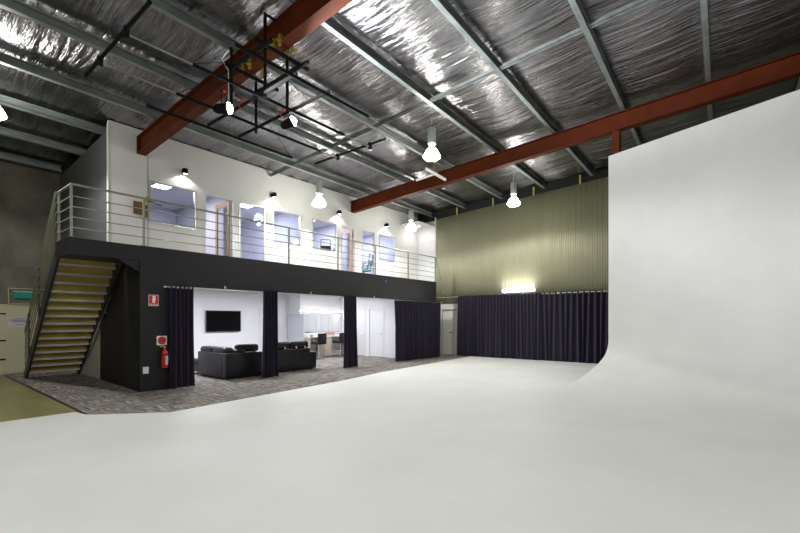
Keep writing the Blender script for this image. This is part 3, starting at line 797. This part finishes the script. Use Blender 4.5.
for y in (5.7, 8.5, 11.4):
    bm = B(); box(bm, XF + .001, CX - .016, y - .012, y + .012, 2.355, 2.375); box(bm, CX - .016, CX + .016, y - .012, y + .012, 2.381, 2.39); box(bm, XF + .001, XF + .008, y - .02, y + .02, 2.41, 2.47); obj('rod_bracket', bm, M['silver'], t)
for y in (4.19, 15.66):
    bm = B(); lathe(bm, CX, y, [(.02, 2.34), (.027, 2.35), (.027, 2.38), (.02, 2.39)], 12); obj('finial', bm, M['silver'], t, True)
t = thing('curtain_rod', (-5, YB - .16, 2.64), 'white curtain rod across the foot of the olive cladding', 'curtain rod')
bm = B(); tube(bm, [(-11.25, YB - .16, 2.64), (-.8, YB - .16, 2.64)], .017, 10); obj('rod', bm, M['housing'], t, True)
for x in (-10.6, -6.235):
    bm = B(); box(bm, x - .012, x + .012, YB - .142, YB - .03, 2.628, 2.652); obj('rod_bracket', bm, M['white_plastic'], t)

# ------------------------------------------------------------------ fluorescent on the cladding
t = thing('fluorescent_wall_lamp', (-7.2, YB - .08, 2.80), 'bright fluorescent batten on the olive wall above the curtain', 'light')
bm = B(); box(bm, -7.92, -6.48, YB - .075, YB - .03, 2.775, 2.845); obj('batten_body', bm, M['white_plastic'], t)
for z in (2.785, 2.835):
    bm = B(); tube(bm, [(-7.88, YB - .10, z), (-6.52, YB - .10, z)], .019, 10); obj('tube', bm, M['tube_glow'], t, True)
light('AREA', 'batten_lamp', t, (-7.2, YB - .125, 2.81), 36, (1.0, 1.0, .92), aim=(-7.2, YB - 1, 3.4), sx=1.36, sy=.05)

# ------------------------------------------------------------------ high bay lamps
def high_bay(x, y, zr, label, power, first=None):
    """zr = rim height of the reflector"""
    if first is None:
        t = thing('high_bay_pendant', (x, y, zr), label, 'pendant light', 'high bay pendants under the roof')
        bm = B(); lathe(bm, x, y, [(.09, zr + .33), (.105, zr + .34), (.105, zr + .74), (.085, zr + .76), (.03, zr + .77)]); obj('ballast_housing', bm, M['housing'], t, True)
        bm = B(); lathe(bm, x, y, [(.075, zr + .22), (.085, zr + .24), (.07, zr + .28), (.09, zr + .329)], 20); obj('neck', bm, M['clear_plastic_white'], t, True)
        bm = B(); tube(bm, [(x, y, zr + .77), (x, y, zr + .80)], .03, 10); obj('hook', bm, M['galv'], t)
        bm = B(); lathe(bm, x, y, [(.09, zr + .225), (.12, zr + .20), (.17, zr + .12), (.222, zr + .02), (.226, zr), (.18, zr - .045), (.10, zr - .07), (.01, zr - .075)], 36); obj('reflector', bm, M['lamp_glow'], t, True)
        light('SPOT', 'high_bay_lamp', t, (x, y, zr - .15), power, (1.0, .985, .955), .06, (x, y, 0), angle=math.radians(168), blend=.35)
        return t
    fx, fy, fz = first.location
    return dup(first, (x - fx, y - fy, zr - fz), label)
HB = 244
h0 = high_bay(-6.38, 9.24, 5.89, 'high bay pendant in front of the farther red beam', HB)
HBL = [h0]
for x, y, z, lab in ((-10.72, 9.10, 5.35, 'high bay pendant close to the middle office windows'), (-10.55, 13.80, 5.31, 'high bay pendant near the far end of the walkway'),
                     (-6.30, 14.19, 5.69, 'high bay pendant before the olive cladding'), (-11.93, 1.52, 5.80, 'high bay pendant cut by the left picture edge'),
                     (-5.4, -.6, 5.9, 'unseen high bay pendant added to light the near floor'), (-.6, .2, 6.1, 'unseen high bay pendant added above the camera'), (2.6, 3.0, 6.3, 'unseen high bay pendant added to light the cyclorama'), (4.5, -2.6, 6.4, 'unseen high bay pendant added behind the camera')):  # last four are added out of view to light near floor and cyclorama
    HBL.append(high_bay(x, y, z, lab, HB, h0))
for h in HBL:      # suspension rods up to the roof
    x, y, z = h.location
    for ch in h.children:
        pass
    bm = B(); tube(bm, [(x, y, z + .80), (x, y, roof(x) - .09)], .006, 6); obj('suspension_chain', bm, M['galv'], h)

# white crossed bars on the farther beam
t = thing('crossed_bars', (-6.0, 11.2, 5.9), 'white crossed bars fixed under the farther red beam', 'bracket')
def ray(x, y, d): 
    X = (x - 400) / 425 * d; return Vector((.778 * X - .628 * d, .628 * X + .778 * d, 1.6 + (320 - y) / 425 * d))
bm = B(); tube(bm, [ray(425.5, 168.5, 12.9), ray(446, 180, 12.9)], .045, 8); obj('bar', bm, M['white_plastic'], t)
bm = B(); tube(bm, [ray(416, 180.5, 13.05), ray(437, 173.2, 13.05)], .035, 8); obj('bar', bm, M['white_plastic'], t)
bm = B(); p_ = ray(434, 173.5, 13.0); tube(bm, [p_, (p_.x, p_.y, roof(p_.x) - .1)], .006, 6); obj('hanger_rod', bm, M['galv'], t)

# ------------------------------------------------------------------ lighting grid hung under the near beam
GZ = 5.30
g = thing('lighting_grid', (-6.65, Y1, GZ), 'black pipe lighting grid hung from the nearer red beam', 'lighting grid')
def pipe(nm_, pts, r, m='black_metal', seg=8, par=None):
    bm = B(); tube(bm, pts, r, seg); return obj(nm_, bm, M[m], par or g, True)
LX = [(-5.30, 3.05, 5.65), (-6.20, 2.90, 5.90), (-7.20, 3.10, 6.15), (-8.00, 2.95, 6.0)]
for x, a, c in LX: pipe('long_pipe', [(x, a, GZ), (x, c, GZ)], .026)
for x, a, c in ((-6.20, 2.90, 5.90), (-7.20, 3.10, 6.15)):
    pipe('extension_pipe', [(x, 2.02, GZ), (x, a, GZ)], .014, 'galv'); pipe('extension_pipe', [(x, c, GZ), (x, 6.68, GZ)], .014, 'galv')
for y, a, c, r in ((4.05, -8.02, -5.28, .028), (4.70, -8.02, -5.28, .028), (2.05, -7.85, -5.45, .026), (6.66, -7.98, -5.75, .024)):
    pipe('cross_pipe', [(a, y, GZ + .055), (c, y, GZ + .055)], r)
for x in (-6.20, -7.20):
    for y in (2.05, 6.66):
        bm = B(); box(bm, x - .03, x + .03, y - .03, y + .03, GZ - .035, GZ + .09); obj('pipe_clamp', bm, M['black_metal'], g)
zb6 = lambda x: roof(x) - .243 - .45
for x, y, zt in ((-7.05, 3.98, 6.42), (-6.17, 4.08, 6.70), (-6.32, 4.63, 6.50), (-7.46, 4.73, 6.36)):
    pipe('drop_pipe', [(x, y, GZ - .02), (x, y, zt)], .027)
for x in (-7.15, -6.22):
    pipe('beam_bearer', [(x, 3.92, zb6(x) - .14), (x, 5.02, zb6(x) - .14)], .035)
for y in (4.02, 4.76):
    pipe('beam_bearer', [(-7.6, y, 6.10), (-5.9, y, 6.10)], .035)
pipe('top_arm', [(-6.17, 4.08, 6.68), (-6.17, 4.31, 6.68)], .02)
for x in (-7.25, -7.02, -6.28, -6.10):
    for s, y in ((-1, Y1 - .13), (1, Y1 + .13)):
        z = zb6(x)
        bm = B(); box(bm, x - .026, x + .026, y - .016, y + .016, z - .10, z + .09); box(bm, x - .026, x + .026, min(y, y - s * .06), max(y, y - s * .06), z + .03, z + .07); tube(bm, [(x, y + s * .017, z - .03), (x, y + s * .07, z - .03)], .022, 8)
        obj('beam_clamp', bm, M['yellow'], g)
for a, c in (((-6.32, 4.63, 5.88), (-6.20, 5.88, GZ + .02)), ((-7.46, 4.73, 5.85), (-7.20, 6.12, GZ + .02)), ((-6.17, 4.08, 5.90), (-6.20, 2.92, GZ + .02)), ((-7.05, 3.98, 5.88), (-7.20, 3.12, GZ + .02)), ((-6.32, 4.63, 5.88), (-5.30, 5.62, GZ + .02)), ((-7.46, 4.73, 5.85), (-8.0, 5.95, GZ + .02))):
    pipe('stay_wire', [a, c], .0055, 'black_metal', 5)
pipe('power_cable', [(-7.08, 3.93, 6.35), (-7.22, 3.90, 6.25), (-7.16, 3.93, 6.12), (-7.08, 3.94, 6.02), (-7.07, 3.945, 5.4)], .009, 'white_plastic', 6)

def stage_lamp(x, y, label, aim, up, power, angle):
    """short black can under the grid whose lens faces the aim point"""
    t = thing('stage_spotlight', (x, y, GZ - .12), label, 'stage light', 'spotlights on the lighting grid')
    c = Vector((x, y, GZ - .17 + up)); d = (Vector(aim) - c).normalized()
    bm = B(); tube(bm, [c - d * .16, c - d * .10, c + d * .02, c + d * .08], [.045, .075, .08, .095], 18); obj('lamp_can', bm, M['black_metal'], t, True)
    bm = B(); tube(bm, [c + d * .081, c + d * .10, c + d * .125, c + d * .14], [.088, .082, .055, .02], 18); obj('lens', bm, M['bulb_glow'], t)
    side = d.cross(Vector((0, 0, 1))).normalized()
    bm = B(); tube(bm, [c + side * .10, c + side * .10 + Vector((0, 0, .13 - up)), c - side * .10 + Vector((0, 0, .13 - up)), c - side * .10], .010, 6); obj('yoke', bm, M['black_metal'], t)
    bm = B(); box(bm, x - .035, x + .035, y - .02, y + .02, GZ - .032, GZ - .0); obj('hook_clamp', bm, M['red_clamp'], t)
    light('SPOT', 'stage_lamp', t, c + d * .16, power, (.95, .96, 1.0), .05, aim, angle=math.radians(angle), blend=.9)
    return t
stage_lamp(-6.52, 3.55, 'left glaring spotlight on the lighting grid', (1.5, 10.4, 5.5), -.12, 520, 80)
stage_lamp(-6.55, 4.84, 'right glaring spotlight on the lighting grid', (2.2, 10.2, 9.5), .12, 1600, 112)
for x, y, lab in ((-6.55, 4.70, 'red pipe clamp beside the right glaring spotlight'), (-6.85, 4.05, 'red pipe clamp beside the left glaring spotlight')):
    bm = B(); torus(bm, (x, y, GZ + .055), (1, 0, 0), .042, .008); box(bm, x - .012, x + .012, y - .012, y + .012, GZ + .10, GZ + .17); box(bm, x - .012, x + .012, y - .05, y + .05, GZ + .17, GZ + .185)
    tag(obj('pipe_coupler', bm, M['red_clamp']), lab, 'clamp', 'red clamps on the lighting grid')

# ------------------------------------------------------------------ lounge furniture
def cushion(nm_, par, x0, x1, y0, y1, z0, z1, r=.06):
    bm = B(); rbox(bm, x0, x1, y0, y1, z0, z1, r, 5); return obj(nm_, bm, M['leather'], par, True)
t = thing('corner_sofa', (-11.5, 6.5, 0), 'black leather corner sofa below the television', 'sofa', 'black leather sofas')
bm = B(); rbox(bm, -10.90, -10.72, 5.90, 7.26, .03, .70, .025); obj('back_panel', bm, M['leather'], t, True)
bm = B(); rbox(bm, -12.30, -10.905, 5.90, 6.08, .03, .70, .025); obj('side_panel', bm, M['leather'], t, True)
bm = B(); rbox(bm, -11.75, -10.905, 6.085, 7.26, .05, .26, .02); rbox(bm, -13.0, -11.755, 6.085, 6.98, .05, .26, .02); obj('seat_base', bm, M['leather'], t, True)
cushion('seat_cushion', t, -11.75, -10.91, 6.09, 7.26, .265, .44); cushion('seat_cushion', t, -12.35, -11.76, 6.09, 6.98, .265, .44); cushion('seat_cushion', t, -13.0, -12.36, 5.95, 6.98, .265, .44)
cushion('back_cushion', t, -11.55, -10.85, 5.93, 6.22, .64, .85, .08); cushion('back_cushion', t, -12.25, -11.57, 5.93, 6.22, .64, .85, .08); cushion('back_cushion', t, -11.12, -10.80, 6.24, 6.56, .62, .79, .07)
h = cushion('headrest', t, -11.02, -10.84, 6.28, 6.98, .70, .92, .07)
for y in (6.46, 6.80):
    bm = B(); box(bm, -10.87, -10.80, y - .028, y + .028, .702, .775); obj('headrest_bracket', bm, M['chrome'], h)
for x, y in ((-10.8, 5.98), (-10.8, 7.18), (-12.2, 5.98), (-12.9, 6.9)):
    bm = B(); box(bm, x - .03, x + .03, y - .03, y + .03, 0, .05); obj('leg', bm, M['black_plastic'], t)
t = thing('sofa', (-11.2, 8.3, 0), 'black leather sofa with two headrests in front of the makeup counter', 'sofa', 'black leather sofas')
bm = B(); rbox(bm, -11.08, -10.90, 7.40, 8.88, .03, .70, .025); obj('back_panel', bm, M['leather'], t, True)
bm = B(); rbox(bm, -11.80, -11.085, 7.40, 8.88, .05, .26, .02); obj('seat_base', bm, M['leather'], t, True)
bm = B(); rbox(bm, -11.85, -10.92, 8.885, 9.16, .03, .56, .03); obj('arm', bm, M['leather'], t, True)
cushion('seat_cushion', t, -11.8, -11.09, 7.42, 8.16, .265, .44); cushion('seat_cushion', t, -11.8, -11.09, 8.17, 8.875, .265, .44)
for a, c in ((7.44, 8.16), (8.18, 8.92)):
    h = cushion('headrest', t, -11.22, -11.0, a, c, .69, .92, .075)
    for y in (a + .2, c - .2):
        bm = B(); box(bm, -11.03, -10.965, y - .028, y + .028, .702, .775); obj('headrest_bracket', bm, M['chrome'], h)
for x, y in ((-11.0, 7.5), (-11.0, 9.0), (-11.75, 7.5), (-11.75, 9.0)):
    bm = B(); box(bm, x - .03, x + .03, y - .03, y + .03, 0, .05); obj('leg', bm, M['black_plastic'], t)

# television
t = thing('television', (-15.38, 8.35, 1.5), 'black wall-mounted television on the white lounge wall', 'television')
bm = B(); rbox(bm, -15.36, -15.31, 7.655, 9.045, 1.16, 1.955, .008, 2); obj('casing', bm, M['black_plastic'], t)
bm = B(); box(bm, -15.3095, -15.307, 7.68, 9.02, 1.19, 1.93); obj('screen', bm, M['screen'], t)
bm = B(); box(bm, -15.399, -15.361, 8.1, 8.6, 1.4, 1.7); obj('wall_mount', bm, M['black_metal'], t)

# partition, mirrors, vanity
bm = B(); rbox(bm, -15.36, -14.25, 11.27, 11.31, .01, 1.86, .008, 2)
tag(obj('partition_panel', bm, mat('pale grey panel', (.56, .58, .64), .5)), 'plain white standing panel left of the makeup mirrors', 'panel')
VY0, VY1 = 11.38, 13.72
q = (VY1 - VY0 - .06) / 3
ML = ['left', 'middle', 'right']
for i in range(3):
    a = VY0 + .03 + q * i
    t = thing('makeup_mirror', (-14.59, a + q / 2, 1.1), f'{ML[i]} frameless mirror panel above the makeup counter', 'mirror', 'makeup mirrors')
    bm = B(); box(bm, -14.598, -14.590, a + .01, a + q - .01, 1.08, 1.86); obj('glass', bm, M['mirror'], t)
    bm = B(); box(bm, -14.598, -14.584, a + .01, a + q - .01, 1.06, 1.079); obj('edge_strip', bm, M['chrome'], t)
t = thing('vanity_wall_lamp', (-14.55, 12.5, 1.98), 'long glowing light strip above the makeup mirrors', 'light')
bm = B(); box(bm, -14.598, -14.555, VY0 - .1, VY1 - .02, 1.94, 2.03); obj('batten_body', bm, M['white_plastic'], t)
bm = B(); tube(bm, [(-14.525, VY0 - .05, 1.985), (-14.525, VY1 - .05, 1.985)], .024, 10); obj('tube', bm, M['vanity_glow'], t, True)
light('AREA', 'vanity_lamp', t, (-14.49, (VY0 + VY1) / 2, 1.985), 14, (1.0, .96, .92), aim=(-13.4, (VY0 + VY1) / 2, 1.6), sx=2.2, sy=.05)
t = thing('makeup_counter', (-14.3, 12.5, 0), 'makeup counter with white top and pale timber ends', 'counter')
bm = B(); rbox(bm, -14.595, -14.0, VY0 - .02, VY1, .86, .91, .008, 2); obj('countertop', bm, M['white_gloss'], t)
for y in (VY0 + .0, 12.22, VY1 - .06):
    bm = B(); box(bm, -14.59, -14.03, y, y + .05, 0, .859); obj('side_panel', bm, M['beige_panel'], t)
bm = B(); box(bm, -14.59, -14.03, 12.27, 12.62, .05, .859); obj('drawer_unit', bm, M['beige_panel'], t)
t = thing('basket', (-14.2, 12.65, .91), 'small pink box on the makeup counter', 'box')
bm = B(); box(bm, -14.32, -14.10, 12.5, 12.85, .911, .92); box(bm, -14.32, -14.31, 12.5, 12.85, .92, 1.05); box(bm, -14.11, -14.10, 12.5, 12.85, .92, 1.05); box(bm, -14.31, -14.11, 12.5, 12.51, .92, 1.05); box(bm, -14.31, -14.11, 12.84, 12.85, .92, 1.05); obj('tray', bm, M['pink'], t)
bm = B(); rbox(bm, -14.28, -14.14, 12.54, 12.80, .921, 1.0, .01, 2); obj('contents', bm, M['white_plastic'], t)
bm = B(); rbox(bm, -14.15, -14.05, 11.5, 11.62, .911, .95, .008, 2)
tag(obj('makeup_case', bm, M['black_plastic']), 'small black case at the left end of the makeup counter', 'case')

def makeup_stool(x, y, label):
    t = thing('makeup_stool', (x, y, 0), label, 'stool', 'black stools at the makeup counter')
    bm = B(); lathe(bm, x, y, [(.23, .001), (.23, .015), (.05, .035), (.035, .05)]); obj('base', bm, M['chrome'], t, True)
    bm = B(); tube(bm, [(x, y, .05), (x, y, .60)], .03, 12); obj('pedestal', bm, M['chrome'], t, True)
    bm = B(); rbox(bm, x - .24, x + .22, y - .24, y + .24, .60, .72, .03); obj('seat', bm, M['leather'], t, True)
    bm = B(); rbox(bm, x + .17, x + .235, y - .22, y + .22, .70, 1.05, .025); obj('backrest', bm, M['leather'], t, True)
    bm = B(); torus(bm, (x - .10, y, .28), (0, 0, 1), .17, .012, 20, 6); obj('footrest', bm, M['chrome'], t, True)
    return t
s1 = makeup_stool(-13.62, 11.55, 'black makeup stool nearer the white standing panel')
dup(s1, (0, 1.18, 0), 'black makeup stool partly hidden by the third curtain bundle')

# office chairs upstairs
def office_chair(x, y, label, seatm, rot, lift=0.0):
    t = thing('office_chair', (x, y, ZM + .012), label, 'office chair', 'office chairs upstairs')
    z = ZM + .012
    b_ = z; z += lift
    for q in range(5):
        a = 2 * PI * q / 5 + .3
        bm = B(); tube(bm, [(x, y, b_ + .09), (x + .28 * math.cos(a), y + .28 * math.sin(a), b_ + .06)], .018, 6); lathe(bm, x + .28 * math.cos(a), y + .28 * math.sin(a), [(.02, b_ + .001), (.028, b_ + .02), (.02, b_ + .045)], 10); obj('leg', bm, M['black_plastic'], t)
    bm = B(); tube(bm, [(x, y, b_ + .09), (x, y, z + .46)], .03, 10); obj('pedestal', bm, M['black_plastic'], t)
    bm = B(); rbox(bm, x - .25, x + .25, y - .25, y + .25, z + .46, z + .54, .03); obj('seat', bm, seatm, t, True)
    d = Vector((math.cos(rot), math.sin(rot), 0)); s = Vector((-d.y, d.x, 0)); c = Vector((x, y, z))
    bm = B(); bk = c + d * .24
    for w in (-.2, .2): tube(bm, [c + d * .2 + s * w + Vector((0, 0, .5)), bk + s * w + d * .06 + Vector((0, 0, .8)), bk + s * w * .9 + d * .10 + Vector((0, 0, 1.18))], .016, 6)
    tube(bm, [bk - s * .18 + d * .10 + Vector((0, 0, 1.18)), bk + s * .18 + d * .10 + Vector((0, 0, 1.18))], .016, 6); obj('back_frame', bm, M['black_plastic'], t)
    bm = B()
    for w in (-.15, -.09, -.03, .03, .09, .15): tube(bm, [bk + s * w + d * .05 + Vector((0, 0, .70)), bk + s * w + d * .07 + Vector((0, 0, .92))], .045, 8)
    obj('backrest', bm, seatm, t)
    for w in (-.29, .29):
        bm = B(); tube(bm, [c + s * w + Vector((0, 0, .5)), c + s * w * 1.1 + d * .12 + Vector((0, 0, .72)), c + s * w * 1.1 - d * .2 + Vector((0, 0, .75)), c + s * w * 1.1 + d * .24 + Vector((0, 0, .78))], .02, 6); obj('armrest', bm, M['black_plastic'], t)
    return t
office_chair(-12.92, 11.33, 'tall black office chair behind the third square upstairs window', M['black_plastic'], 2.5, .42)
office_chair(-12.92, 13.48, 'mint green office chair behind the second tall glass panel', M['green_fabric'], 0.4)

# ------------------------------------------------------------------ world, colour
w = bpy.data.worlds.new('world'); S.world = w; w.use_nodes = True
w.node_tree.nodes['Background'].inputs[0].default_value = (0.05, 0.05, 0.055, 1)
w.node_tree.nodes['Background'].inputs[1].default_value = 0.3
S.view_settings.view_transform = 'Standard'; S.view_settings.look = 'None'
S.view_settings.exposure = 0.25; S.view_settings.gamma = 1.0; S.view_settings.use_curve_mapping = False
S.cycles.use_denoising = True
S.cycles.max_bounces = 8; S.cycles.diffuse_bounces = 4; S.cycles.glossy_bounces = 3; S.cycles.transparent_max_bounces = 12
S.cycles.sample_clamp_indirect = 6.0
S.cycles.caustics_reflective = False; S.cycles.caustics_refractive = False
